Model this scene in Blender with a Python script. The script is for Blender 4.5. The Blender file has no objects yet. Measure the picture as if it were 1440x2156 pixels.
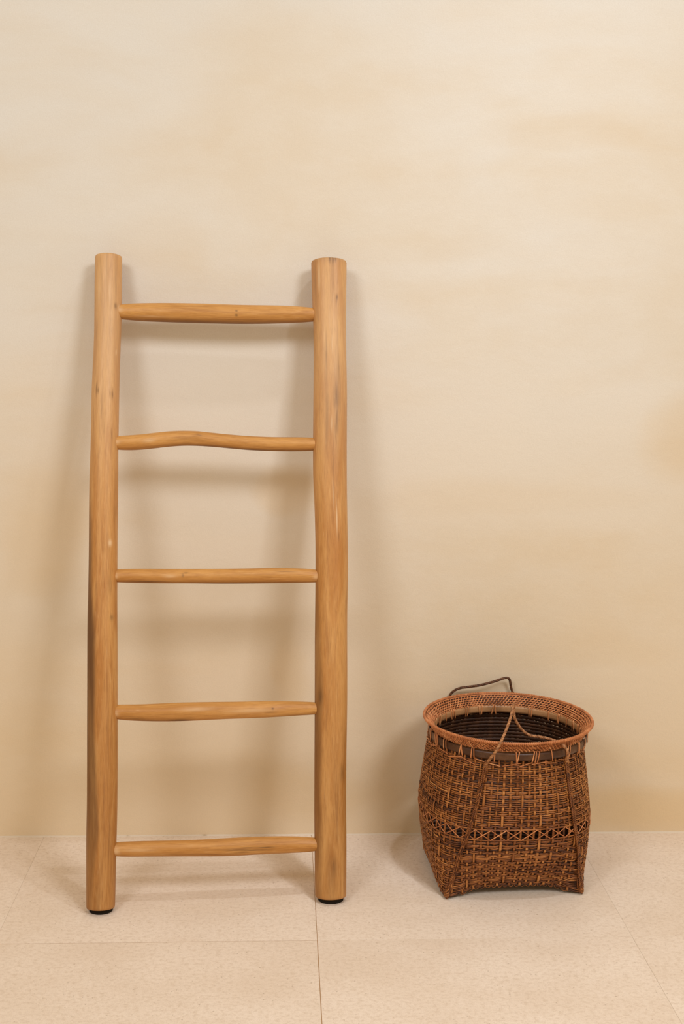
import bpy, math, random
import numpy as np
from mathutils import Matrix, Vector

scene = bpy.context.scene
col = scene.collection
rng = random.Random(7)
nrng = np.random.default_rng(11)

# ------------------------------------------------------------------ camera
PITCH, YAW, ROLL = 0.1533, 0.0510, 0.0145
CAM_H, CAM_D, FPX = 1.1372, 2.5538, 2500.0
fwd = Vector((math.sin(YAW) * math.cos(PITCH), math.cos(YAW) * math.cos(PITCH), -math.sin(PITCH)))
right0 = Vector((math.cos(YAW), -math.sin(YAW), 0))
up0 = right0.cross(fwd)
right = right0 * math.cos(ROLL) + up0 * math.sin(ROLL)
up = up0 * math.cos(ROLL) - right0 * math.sin(ROLL)
cam_data = bpy.data.cameras.new('camera')
cam = bpy.data.objects.new('camera', cam_data)
col.objects.link(cam)
cam_data.sensor_fit = 'VERTICAL'
cam_data.sensor_height = 36.0
cam_data.sensor_width = 36.0
cam_data.lens = 36.0 * FPX / 2156.0
M = Matrix((right, up, -fwd)).transposed().to_4x4()
M.translation = Vector((0, -CAM_D, CAM_H))
cam.matrix_world = M
scene.camera = cam

# ------------------------------------------------------------------ light
world = bpy.data.worlds.new('room_light')
scene.world = world
world.use_nodes = True
bg = world.node_tree.nodes['Background']
bg.inputs[0].default_value = (1.0, 0.805, 0.54, 1)
bg.inputs[1].default_value = 0.60

def ceiling_lamp(name, loc, target, size, power, color, spread=125):
    d = bpy.data.lights.new(name, 'AREA')
    d.shape = 'DISK'
    d.size = size
    d.energy = power
    d.spread = math.radians(spread)
    d.color = color
    o = bpy.data.objects.new(name, d)
    col.objects.link(o)
    o.location = loc
    o.rotation_euler = (Vector(target) - Vector(loc)).to_track_quat('-Z', 'Y').to_euler()
    return o

LAMP = (0.94, 1.0, 1.12)
ceiling_lamp('ceiling_lamp', (0.68, -0.78, 2.75), (0.60, -0.72, 0), 0.10, 3.2, LAMP, 95)
ceiling_lamp('ceiling_lamp', (1.45, -2.6, 2.75), (-0.1, -0.3, 0.6), 0.85, 21.5, LAMP, 135)
ceiling_lamp('ceiling_lamp', (-1.45, -2.6, 2.75), (0.0, -0.3, 0.7), 1.0, 15, LAMP, 135)

vs = scene.view_settings
vs.view_transform = 'Standard'
vs.look = 'None'
vs.exposure = 0.06
vs.gamma = 1.0
vs.use_curve_mapping = False

# ------------------------------------------------------------------ helpers
def mesh_from(name, V, F, attrs=None, smooth=True):
    """V: (n,3) array; F: list of quad arrays (m,4) and/or lists of polygons"""
    V = np.asarray(V, dtype=np.float32)
    me = bpy.data.meshes.new(name)
    if isinstance(F, np.ndarray):
        me.vertices.add(len(V)); me.vertices.foreach_set('co', V.ravel())
        n = len(F); k = F.shape[1]
        me.loops.add(n * k); me.loops.foreach_set('vertex_index', F.astype(np.int32).ravel())
        me.polygons.add(n)
        me.polygons.foreach_set('loop_start', np.arange(0, n * k, k, dtype=np.int32))
        me.update(calc_edges=True)
    else:
        me.from_pydata(V.tolist(), [], F)
    if smooth:
        me.polygons.foreach_set('use_smooth', np.ones(len(me.polygons), dtype=bool))
    for an, arr in (attrs or {}).items():
        arr = np.asarray(arr, dtype=np.float32)
        if arr.ndim == 1:
            a = me.attributes.new(an, 'FLOAT', 'POINT'); a.data.foreach_set('value', arr)
        else:
            a = me.attributes.new(an, 'FLOAT_VECTOR', 'POINT'); a.data.foreach_set('vector', arr.ravel())
    me.validate()
    me.update()
    return me

def link(name, me, mat=None, parent=None, **props):
    o = bpy.data.objects.new(name, me)
    col.objects.link(o)
    if mat is not None and me is not None and not me.materials:
        me.materials.append(mat)
    if parent is not None:
        o.parent = parent
    for k, v in props.items():
        o[k] = v
    return o

class Acc:
    """collects quads of many swept strands into one mesh"""
    def __init__(self):
        self.V = []; self.F = []; self.T = []; self.n = 0
    def sweep(self, P, N, hw, ht, tone, closed=False, sides=6, cap=True):
        """sweep a flat lens section along P; N = outward normals, hw half width across, ht half thickness"""
        P = np.asarray(P, float); N = np.asarray(N, float)
        if closed:
            Tn = np.roll(P, -1, 0) - np.roll(P, 1, 0)
        else:
            Tn = np.gradient(P, axis=0)
        Tn /= np.linalg.norm(Tn, axis=1)[:, None] + 1e-12
        N = N - (N * Tn).sum(1)[:, None] * Tn
        N /= np.linalg.norm(N, axis=1)[:, None] + 1e-12
        B = np.cross(Tn, N)
        m = len(P)
        hw = np.broadcast_to(hw, (m,)); ht = np.broadcast_to(ht, (m,))
        ang = np.arange(sides) * 2 * math.pi / sides + math.pi / sides
        ring = (P[:, None, :] + B[:, None, :] * (np.cos(ang)[None, :, None] * hw[:, None, None])
                + N[:, None, :] * (np.sin(ang)[None, :, None] * ht[:, None, None]))
        self.V.append(ring.reshape(-1, 3))
        tone = np.broadcast_to(tone, (m,))
        self.T.append(np.repeat(tone, sides))
        i = np.arange(m if closed else m - 1)[:, None]; j = np.arange(sides)[None, :]
        a = i * sides + j; b = i * sides + (j + 1) % sides
        i2 = (i + 1) % m
        c = i2 * sides + (j + 1) % sides; d = i2 * sides + j
        F = np.stack([a, b, c, d], -1).reshape(-1, 4) + self.n
        self.F.append(F)
        if not closed and cap and sides % 2 == 0:
            for base, rev in ((0, True), ((m - 1) * sides, False)):
                for k in range(1, sides - 2, 2):
                    q = [base, base + k, base + k + 1, base + k + 2]
                    if rev: q = q[::-1]
                    self.F.append(np.array([q]) + self.n)
        self.n += m * sides
    def mesh(self, name):
        return mesh_from(name, np.concatenate(self.V), np.concatenate(self.F), {'tone': np.concatenate(self.T)})

def smooth1d(a, s):
    a = np.asarray(a, float)
    k = np.exp(-0.5 * (np.arange(-3 * s, 3 * s + 1) / s) ** 2); k /= k.sum()
    lo = 2 * a[0] - a[1:3 * s + 1][::-1]; hi = 2 * a[-1] - a[-3 * s - 1:-1][::-1]
    return np.convolve(np.concatenate([lo, a, hi]), k, 'valid')

# ------------------------------------------------------------------ materials
class NT:
    def __init__(self, name):
        self.m = bpy.data.materials.new(name); self.m.use_nodes = True
        self.t = self.m.node_tree; self.b = self.t.nodes['Principled BSDF']
    def n(self, ty, **kw):
        x = self.t.nodes.new(ty)
        for k, v in kw.items():
            if k == 'inp':
                for kk, vv in v.items(): x.inputs[kk].default_value = vv
            else: setattr(x, k, v)
        return x
    def l(self, a, b): self.t.links.new(a, b)
    def noise(self, vec, scale, detail=4, rough=0.55, dist=0.0):
        x = self.n('ShaderNodeTexNoise', inp={'Scale': scale, 'Detail': detail, 'Roughness': rough, 'Distortion': dist})
        self.l(vec, x.inputs['Vector']); return x.outputs['Fac']
    def mapping(self, vec, scale=(1, 1, 1), loc=(0, 0, 0)):
        x = self.n('ShaderNodeMapping', inp={'Scale': scale, 'Location': loc}); self.l(vec, x.inputs['Vector']); return x.outputs[0]
    def rng(self, v, a, b, c=0.0, d=1.0, smooth=True):
        x = self.n('ShaderNodeMapRange', inp={'From Min': a, 'From Max': b, 'To Min': c, 'To Max': d})
        x.interpolation_type = 'SMOOTHSTEP' if smooth else 'LINEAR'
        self.l(v, x.inputs['Value']); return x.outputs['Result']
    def math(self, op, a, b=None):
        x = self.n('ShaderNodeMath', operation=op)
        for i, v in enumerate((a, b)):
            if v is None: continue
            if isinstance(v, (int, float)): x.inputs[i].default_value = v
            else: self.l(v, x.inputs[i])
        return x.outputs[0]
    def mix(self, fac, a, b, mode='MIX'):
        x = self.n('ShaderNodeMix', data_type='RGBA', blend_type=mode)
        if isinstance(fac, (int, float)): x.inputs[0].default_value = fac
        else: self.l(fac, x.inputs[0])
        for s, v in ((6, a), (7, b)):
            if isinstance(v, tuple): x.inputs[s].default_value = (*v, 1) if len(v) == 3 else v
            else: self.l(v, x.inputs[s])
        return x.outputs[2]
    def ramp(self, fac, stops):
        x = self.n('ShaderNodeValToRGB'); e = x.color_ramp.elements
        while len(e) < len(stops): e.new(0.5)
        for el, (p, c) in zip(e, stops): el.position = p; el.color = (*c, 1)
        self.l(fac, x.inputs[0]); return x.outputs[0]
    def bump(self, h, strength, dist):
        x = self.n('ShaderNodeBump', inp={'Strength': strength, 'Distance': dist}); self.l(h, x.inputs['Height'])
        self.l(x.outputs[0], self.b.inputs['Normal'])
    def done(self, colr, rough, spec=0.3):
        if isinstance(colr, tuple): self.b.inputs['Base Color'].default_value = (*colr, 1)
        else: self.l(colr, self.b.inputs['Base Color'])
        if isinstance(rough, (int, float)): self.b.inputs['Roughness'].default_value = rough
        else: self.l(rough, self.b.inputs['Roughness'])
        self.b.inputs['Specular IOR Level'].default_value = spec
        return self.m

def wall_material():
    k = NT('limewash_plaster')
    co = k.n('ShaderNodeTexCoord').outputs['Object']
    warp = k.n('ShaderNodeTexNoise', inp={'Scale': 2.3, 'Detail': 4.0}); k.l(co, warp.inputs['Vector'])
    wv = k.n('ShaderNodeVectorMath', operation='MULTIPLY_ADD')
    k.l(warp.outputs['Color'], wv.inputs[0]); wv.inputs[1].default_value = (0.30, 0, 0.14); k.l(co, wv.inputs[2])
    w = wv.outputs[0]
    big = k.noise(k.mapping(w, (0.9, 1, 1.7), (3.1, 0, 1.7)), 1.3, 5, 0.5)
    streak = k.noise(k.mapping(w, (1.0, 1, 3.6), (9, 0, 4)), 1.7, 5, 0.5)
    mott = k.noise(k.mapping(co, (1, 1, 1.6)), 9, 6, 0.62)
    c = k.mix(k.rng(big, 0.34, 0.68), (0.738, 0.702, 0.632), (0.710, 0.620, 0.490))
    c = k.mix(k.math('MULTIPLY', k.rng(streak, 0.44, 0.74), 0.42), c, (0.685, 0.55, 0.375))
    c = k.mix(k.math('MULTIPLY', k.rng(mott, 0.42, 0.66), 0.25), c, (0.760, 0.705, 0.610))
    sep = k.n('ShaderNodeSeparateXYZ'); k.l(w, sep.inputs[0])
    # washed-in ochre patches, stains as well as painted ladder shadow: (x, z, half width, half height, amount)
    for x, z, rx, rz, am in STAINS_SHADE:
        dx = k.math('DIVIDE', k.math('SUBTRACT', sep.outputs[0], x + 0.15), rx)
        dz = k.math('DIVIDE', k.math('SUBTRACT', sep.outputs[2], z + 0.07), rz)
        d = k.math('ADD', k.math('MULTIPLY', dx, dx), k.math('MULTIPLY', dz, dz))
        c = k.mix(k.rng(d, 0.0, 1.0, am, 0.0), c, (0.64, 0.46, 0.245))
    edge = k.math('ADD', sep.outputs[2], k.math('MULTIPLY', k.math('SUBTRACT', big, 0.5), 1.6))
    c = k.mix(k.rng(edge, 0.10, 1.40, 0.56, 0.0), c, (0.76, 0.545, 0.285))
    fine = k.noise(co, 420, 2, 0.6)
    grit = k.noise(co, 60, 5, 0.65)
    c = k.mix(k.rng(fine, 0.3, 0.7, 0.0, 0.16, False), c, (0.50, 0.40, 0.27))
    k.bump(k.math('ADD', k.math('MULTIPLY', fine, 0.4), k.math('ADD', grit, k.math('MULTIPLY', mott, 2.0))), 0.20, 0.0025)
    return k.done(c, 0.85, 0.15)

STAINS_SHADE = [(0.90, 0.90, 0.16, 0.13, 0.38), (0.84, 0.05, 0.28, 0.075, 0.60), (-0.26, 1.30, 0.12, 0.10, 0.18),
          (0.62, 1.54, 0.35, 0.05, 0.12), (0.01, 0.80, 0.10, 0.06, 0.38), (0.66, 0.43, 0.28, 0.05, 0.20),
          (0.02, 0.37, 0.05, 0.10, 0.30), (0.30, 1.30, 0.28, 0.04, 0.12), (-0.50, 0.72, 0.15, 0.18, 0.42),  # last patch here paints the ladder's cast shadow on the wall
          (0.05, 0.10, 0.16, 0.08, 0.25), (0.50, 0.78, 0.40, 0.05, 0.12)]

def floor_material(name):
    k = NT(name)
    geo = k.n('ShaderNodeNewGeometry').outputs['Position']
    oi = k.n('ShaderNodeObjectInfo').outputs['Random']
    cx = k.n('ShaderNodeCombineXYZ'); k.l(k.math('MULTIPLY', oi, 37.0), cx.inputs[0]); k.l(k.math('MULTIPLY', oi, 91.0), cx.inputs[1])
    ad = k.n('ShaderNodeVectorMath', operation='ADD'); k.l(geo, ad.inputs[0]); k.l(cx.outputs[0], ad.inputs[1])
    p = ad.outputs[0]
    cloud = k.noise(k.mapping(p, (1.0, 1.4, 1)), 4.0, 6, 0.6)
    fib = k.noise(k.mapping(p, (1.0, 1.3, 1)), 110, 5, 0.72)
    c = k.mix(k.rng(cloud, 0.33, 0.68), (0.815, 0.690, 0.560), (0.745, 0.610, 0.475))
    c = k.mix(k.rng(fib, 0.42, 0.72, 0.0, 0.58), c, (0.57, 0.43, 0.30))
    pit = k.n('ShaderNodeTexVoronoi', inp={'Scale': 26.0, 'Randomness': 1.0}); k.l(k.mapping(p, (1, 1.1, 1)), pit.inputs['Vector'])
    sel = k.n('ShaderNodeSeparateColor'); k.l(pit.outputs['Color'], sel.inputs[0])
    r1 = k.math('LESS_THAN', pit.outputs['Distance'], k.math('MULTIPLY', k.math('POWER', sel.outputs[0], 3.5), 0.045))
    pit2 = k.n('ShaderNodeTexVoronoi', inp={'Scale': 120.0, 'Randomness': 1.0}); k.l(k.mapping(p, (1, 1.15, 1), (3, 5, 0)), pit2.inputs['Vector'])
    sel2 = k.n('ShaderNodeSeparateColor'); k.l(pit2.outputs['Color'], sel2.inputs[0])
    r2 = k.math('LESS_THAN', pit2.outputs['Distance'], k.math('MULTIPLY', k.math('POWER', sel2.outputs[0], 3.0), 0.20))
    c = k.mix(k.math('MULTIPLY', r2, 0.42), c, (0.24, 0.14, 0.07))
    c = k.mix(k.math('MULTIPLY', r1, 0.80), c, (0.12, 0.065, 0.03))
    fine = k.noise(p, 500, 2, 0.6)
    c = k.mix(k.rng(fine, 0.35, 0.7, 0.0, 0.22, False), c, (0.44, 0.32, 0.21))
    k.bump(k.math('SUBTRACT', k.math('ADD', fib, k.math('MULTIPLY', fine, 0.4)), k.math('MULTIPLY', r2, 0.8)), 0.16, 0.0015)
    return k.done(c, 0.62, 0.28)

def wood_material(name, base_light, base_mid, base_dark):
    k = NT(name)
    g = k.n('ShaderNodeAttribute', attribute_name='grain').outputs['Vector']
    mark = k.n('ShaderNodeAttribute', attribute_name='mark').outputs['Fac']
    pale = k.n('ShaderNodeAttribute', attribute_name='pale').outputs['Fac']
    heart_shade = k.n('ShaderNodeAttribute', attribute_name='heart_shade').outputs['Fac']
    broad = k.noise(k.mapping(g, (14, 14, 1.8)), 2.4, 4, 0.55, 0.6)
    streak = k.noise(k.mapping(g, (45, 45, 2.4)), 2.6, 5, 0.62, 0.3)
    fibre = k.noise(k.mapping(g, (190, 190, 13.0)), 2.8, 4, 0.65)
    c = k.mix(k.rng(broad, 0.34, 0.68), base_light, base_mid)
    c = k.mix(k.rng(streak, 0.50, 0.76, 0.0, 0.50), c, base_dark)
    c = k.mix(k.rng(fibre, 0.45, 0.75, 0.0, 0.42), c, base_dark)
    c = k.mix(k.rng(fibre, 0.25, 0.45, 0.28, 0.0), c, (0.72, 0.47, 0.23))
    hn = k.math('MULTIPLY', heart_shade, k.rng(broad, 0.25, 0.6, 0.82, 1.0))
    c = k.mix(hn, c, (0.115, 0.044, 0.010))  # heartwood streaks, with rail flank and rung underside shade painted in
    c = k.mix(pale, c, (0.78, 0.56, 0.33))
    c = k.mix(k.math('MULTIPLY', mark, k.rng(fibre, 0.3, 0.6, 0.7, 1.0)), c, (0.055, 0.022, 0.008))
    k.bump(k.math('SUBTRACT', k.math('ADD', fibre, streak), k.math('MULTIPLY', mark, 1.2)), 0.22, 0.0012)
    return k.done(c, k.rng(streak, 0.3, 0.7, 0.40, 0.55), 0.38)

def rattan_material(name, stops, rough=0.5, nscale=60):
    k = NT(name)
    tone = k.n('ShaderNodeAttribute', attribute_name='tone').outputs['Fac']
    co = k.n('ShaderNodeTexCoord').outputs['Object']
    nz = k.noise(co, nscale, 3, 0.6)
    fine = k.noise(k.mapping(co, (1, 1, 1)), 420, 2, 0.6)
    f = k.math('ADD', tone, k.math('MULTIPLY', k.math('SUBTRACT', nz, 0.5), 0.75))
    f = k.math('ADD', f, k.math('MULTIPLY', k.math('SUBTRACT', fine, 0.5), 0.35))
    c = k.ramp(f, stops)
    k.bump(fine, 0.25, 0.0006)
    return k.done(c, rough, 0.35)

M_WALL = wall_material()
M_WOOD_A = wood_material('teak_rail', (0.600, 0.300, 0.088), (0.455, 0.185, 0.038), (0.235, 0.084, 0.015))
M_WOOD_B = wood_material('teak_rung', (0.590, 0.288, 0.074), (0.455, 0.196, 0.040), (0.255, 0.096, 0.019))
M_WEAVE = rattan_material('rattan_weave', [(0.0, (0.050, 0.013, 0.003)), (0.35, (0.200, 0.060, 0.012)), (0.65, (0.350, 0.124, 0.027)), (1.0, (0.58, 0.250, 0.070))], 0.45)
M_RIM = rattan_material('rattan_rim', [(0.0, (0.170, 0.050, 0.014)), (0.4, (0.450, 0.152, 0.048)), (0.7, (0.630, 0.242, 0.085)), (1.0, (0.78, 0.39, 0.170))], 0.42)
M_HOOP = rattan_material('split_cane', [(0.0, (0.060, 0.022, 0.008)), (0.5, (0.170, 0.075, 0.028)), (1.0, (0.46, 0.235, 0.100))], 0.38, 30)
M_CORE = rattan_material('shade_lining_dark', [(0.0, (0.030, 0.010, 0.003)), (1.0, (0.120, 0.044, 0.014))], 0.6)
M_CORD = rattan_material('twisted_cane_cord', [(0.0, (0.120, 0.045, 0.015)), (0.5, (0.330, 0.135, 0.048)), (1.0, (0.56, 0.28, 0.115))], 0.45)
M_CORD_D = rattan_material('dark_twisted_cord', [(0.0, (0.040, 0.014, 0.005)), (0.6, (0.130, 0.048, 0.018)), (1.0, (0.30, 0.125, 0.050))], 0.5)
M_GROUT = NT('grout').done((0.40, 0.235, 0.11), 0.9, 0.1)
M_BEAD = None

# ------------------------------------------------------------------ structure: wall, floor tiles, joint bead
def box_mesh(name, x0, x1, y0, y1, z0, z1, bev=0.0):
    if bev <= 0:
        V = [(x, y, z) for z in (z0, z1) for y in (y0, y1) for x in (x0, x1)]
        F = [(0, 2, 3, 1), (4, 5, 7, 6), (0, 1, 5, 4), (1, 3, 7, 5), (3, 2, 6, 7), (2, 0, 4, 6)]
    else:
        V = [(x0, y0, z0), (x1, y0, z0), (x1, y1, z0), (x0, y1, z0),
             (x0, y0, z1 - bev), (x1, y0, z1 - bev), (x1, y1, z1 - bev), (x0, y1, z1 - bev),
             (x0 + bev, y0 + bev, z1), (x1 - bev, y0 + bev, z1), (x1 - bev, y1 - bev, z1), (x0 + bev, y1 - bev, z1)]
        F = [(3, 2, 1, 0), (0, 1, 5, 4), (1, 2, 6, 5), (2, 3, 7, 6), (3, 0, 4, 7),
             (4, 5, 9, 8), (5, 6, 10, 9), (6, 7, 11, 10), (7, 4, 8, 11), (8, 9, 10, 11)]
    return mesh_from(name, V, F, smooth=False)

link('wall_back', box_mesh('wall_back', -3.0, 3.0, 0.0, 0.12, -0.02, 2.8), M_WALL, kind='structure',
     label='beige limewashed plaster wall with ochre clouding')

floor = link('floor', box_mesh('floor', -3.0, 3.0, -3.6, 0.0, -0.05, -0.0007), M_GROUT, kind='structure',
             label='large pale beige stone floor tiles with thin brown joints')
X0, ROW = 0.0715, -0.472
M_TILE = floor_material('stone_tile')
def half_joint(k, j):
    # joints are open and brown left of and under the ladder, filled almost flush elsewhere
    if k == 0: return 0.0007 if j >= 0 else 0.0005
    if k == 1: return 0.00016 if j == 0 else 0.0001
    return 0.00014
for i in range(-4, 4):
    for j in range(-1, 4):
        xa, xb = X0 + 0.6 * i, X0 + 0.6 * (i + 1)
        ya, yb = ROW - 0.6 * (j + 1), ROW - 0.6 * j
        if j == -1: ya, yb = ROW, -0.0008
        g = 0.0007 if i == -1 else (0.00045 if i == -2 else 0.0002)
        me = box_mesh('tile', half_joint(i, j), 0.6 - half_joint(i + 1, j), g, (yb - ya) - (g if j >= 0 else 0.0), -0.010, 0.0, 0.00015)
        t = link('tile', me, M_TILE, floor)
        t.location = (xa, ya, 0)

# uneven pale bead of filler where wall meets floor
def bead():
    n = 260
    xs = np.linspace(-1.3, 1.3, n)
    r = 0.0020 + smooth1d(nrng.normal(0, 1, n), 3) * 0.0012
    r = np.clip(r, 0.0008, 0.006)
    V = []; F = []
    for i, (x, q) in enumerate(zip(xs, r)):
        for a in (0, 0.5, 1.0):
            th = a * math.pi / 2
            V.append((x, -q * 1.5 * math.cos(th), q * math.sin(th)))
        V.append((x, 0.0, 0.0))
        if i:
            for k in range(2):
                F.append(((i - 1) * 4 + k, i * 4 + k, i * 4 + k + 1, (i - 1) * 4 + k + 1))
    k = NT('filler')
    co = k.n('ShaderNodeTexCoord').outputs['Object']
    m = k.done(k.mix(k.rng(k.noise(co, 14, 4, 0.7), 0.56, 0.70), (0.68, 0.57, 0.435), (0.50, 0.38, 0.25)), 0.8, 0.2)
    return link('trim_1', mesh_from('trim_1', V, F), m, kind='structure', label='thin uneven filler bead along foot of the wall')
bead()

# ------------------------------------------------------------------ ladder
RAIL_L = [[-0.3504, -0.3488, 0.0064, 0.0277], [-0.3508, -0.3374, 0.0518, 0.0285], [-0.3516, -0.3242, 0.1051, 0.029], [-0.3516, -0.3153, 0.1407, 0.0296], [-0.3515, -0.3019, 0.1942, 0.0297], [-0.3528, -0.2795, 0.2841, 0.03], [-0.3547, -0.2569, 0.3745, 0.03], [-0.3561, -0.2387, 0.4474, 0.03], [-0.3575, -0.2227, 0.5115, 0.0299], [-0.3584, -0.2113, 0.5574, 0.0296], [-0.3588, -0.1998, 0.6036, 0.0289], [-0.3594, -0.1836, 0.6684, 0.0286], [-0.3601, -0.1696, 0.7243, 0.0286], [-0.3608, -0.1556, 0.7804, 0.0289], [-0.3612, -0.1416, 0.8368, 0.0287], [-0.3613, -0.1322, 0.8745, 0.028], [-0.3613, -0.118, 0.9312, 0.0278], [-0.3618, -0.1038, 0.9882, 0.0281], [-0.3611, -0.0895, 1.0455, 0.0274], [-0.3599, -0.0751, 1.1031, 0.0269], [-0.3597, -0.0607, 1.1609, 0.0276], [-0.3606, -0.0462, 1.2189, 0.0275], [-0.361, -0.0317, 1.2772, 0.0273]]
RAIL_R = [[0.1032, -0.3133, 0.0069, 0.0311], [0.1028, -0.3076, 0.0328, 0.0316], [0.1023, -0.2957, 0.0881, 0.0318], [0.1017, -0.2877, 0.125, 0.0321], [0.1006, -0.2757, 0.1805, 0.0321], [0.1007, -0.2557, 0.2733, 0.0324], [0.1011, -0.2436, 0.3292, 0.0326], [0.1015, -0.2314, 0.3853, 0.0329], [0.1015, -0.2193, 0.4415, 0.0328], [0.101, -0.2051, 0.5073, 0.0325], [0.1011, -0.1949, 0.5544, 0.0323], [0.1016, -0.1847, 0.6017, 0.0326], [0.1021, -0.1744, 0.649, 0.0328], [0.1018, -0.1642, 0.6965, 0.0329], [0.1009, -0.1539, 0.7441, 0.0331], [0.0995, -0.1436, 0.7918, 0.0333], [0.0978, -0.1332, 0.8396, 0.0342], [0.0975, -0.1249, 0.8779, 0.0342], [0.0975, -0.1125, 0.9355, 0.0341], [0.0976, -0.0958, 1.0126, 0.0341], [0.097, -0.0833, 1.0706, 0.0334], [0.0961, -0.0707, 1.1288, 0.0333], [0.0947, -0.0581, 1.1871, 0.0348], [0.0937, -0.0433, 1.2553, 0.0363], [0.0934, -0.0391, 1.2749, 0.0363]]
RUNGS = [[[-0.3336, -0.0601, 1.1645, 0.0157], [-0.2943, -0.0604, 1.1643, 0.0181], [-0.2307, -0.0609, 1.1642, 0.0196], [-0.1671, -0.0614, 1.1638, 0.02], [-0.0878, -0.0622, 1.1628, 0.0196], [-0.0399, -0.0624, 1.1634, 0.0192], [0.0082, -0.0625, 1.1642, 0.018], [0.0425, -0.0627, 1.1644, 0.0164], [0.0597, -0.0628, 1.1643, 0.0148]], [[-0.3367, -0.1253, 0.9006, 0.0147], [-0.3051, -0.1249, 0.9009, 0.0156], [-0.2739, -0.1237, 0.9042, 0.0156], [-0.2428, -0.1223, 0.9085, 0.016], [-0.2111, -0.1213, 0.9113, 0.0152], [-0.1798, -0.1209, 0.9115, 0.0152], [-0.1483, -0.1211, 0.9089, 0.0142], [-0.1009, -0.1215, 0.9047, 0.014], [-0.0692, -0.1217, 0.9022, 0.0144], [-0.0215, -0.1215, 0.9006, 0.0144], [0.0261, -0.1209, 0.9007, 0.0146], [0.0655, -0.1203, 0.9012, 0.0141]], [[-0.3344, -0.1904, 0.6379, 0.0135], [-0.3004, -0.1893, 0.6381, 0.0142], [-0.2387, -0.1875, 0.6373, 0.0146], [-0.192, -0.186, 0.6375, 0.0145], [-0.1294, -0.1841, 0.6372, 0.015], [-0.0829, -0.1826, 0.6375, 0.0152], [-0.0196, -0.1804, 0.6386, 0.0159], [0.0277, -0.1789, 0.6385, 0.0152], [0.0717, -0.1779, 0.6369, 0.0137]], [[-0.3277, -0.2554, 0.375, 0.0153], [-0.2956, -0.2543, 0.3728, 0.0158], [-0.2497, -0.252, 0.3724, 0.0175], [-0.2036, -0.2495, 0.3729, 0.0184], [-0.1729, -0.2478, 0.3733, 0.0181], [-0.1265, -0.2453, 0.3741, 0.0172], [-0.0804, -0.2429, 0.3742, 0.0166], [-0.0336, -0.2404, 0.3748, 0.0168], [-0.002, -0.2388, 0.3751, 0.0159], [0.0293, -0.2372, 0.3753, 0.0143], [0.0701, -0.2352, 0.3749, 0.0133]], [[-0.327, -0.32, 0.1149, 0.0142], [-0.2715, -0.3163, 0.1139, 0.015], [-0.1785, -0.3102, 0.1117, 0.0157], [-0.1316, -0.307, 0.1111, 0.017], [-0.0845, -0.3036, 0.1116, 0.0175], [-0.0372, -0.3002, 0.1117, 0.0171], [0.0103, -0.297, 0.1114, 0.0166], [0.0676, -0.2933, 0.1098, 0.0144]]]

def gauss2(s, q, s0, q0, ws, wq):
    return np.exp(-(((s - s0) / ws) ** 2 + ((q - q0) / wq) ** 2))

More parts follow.
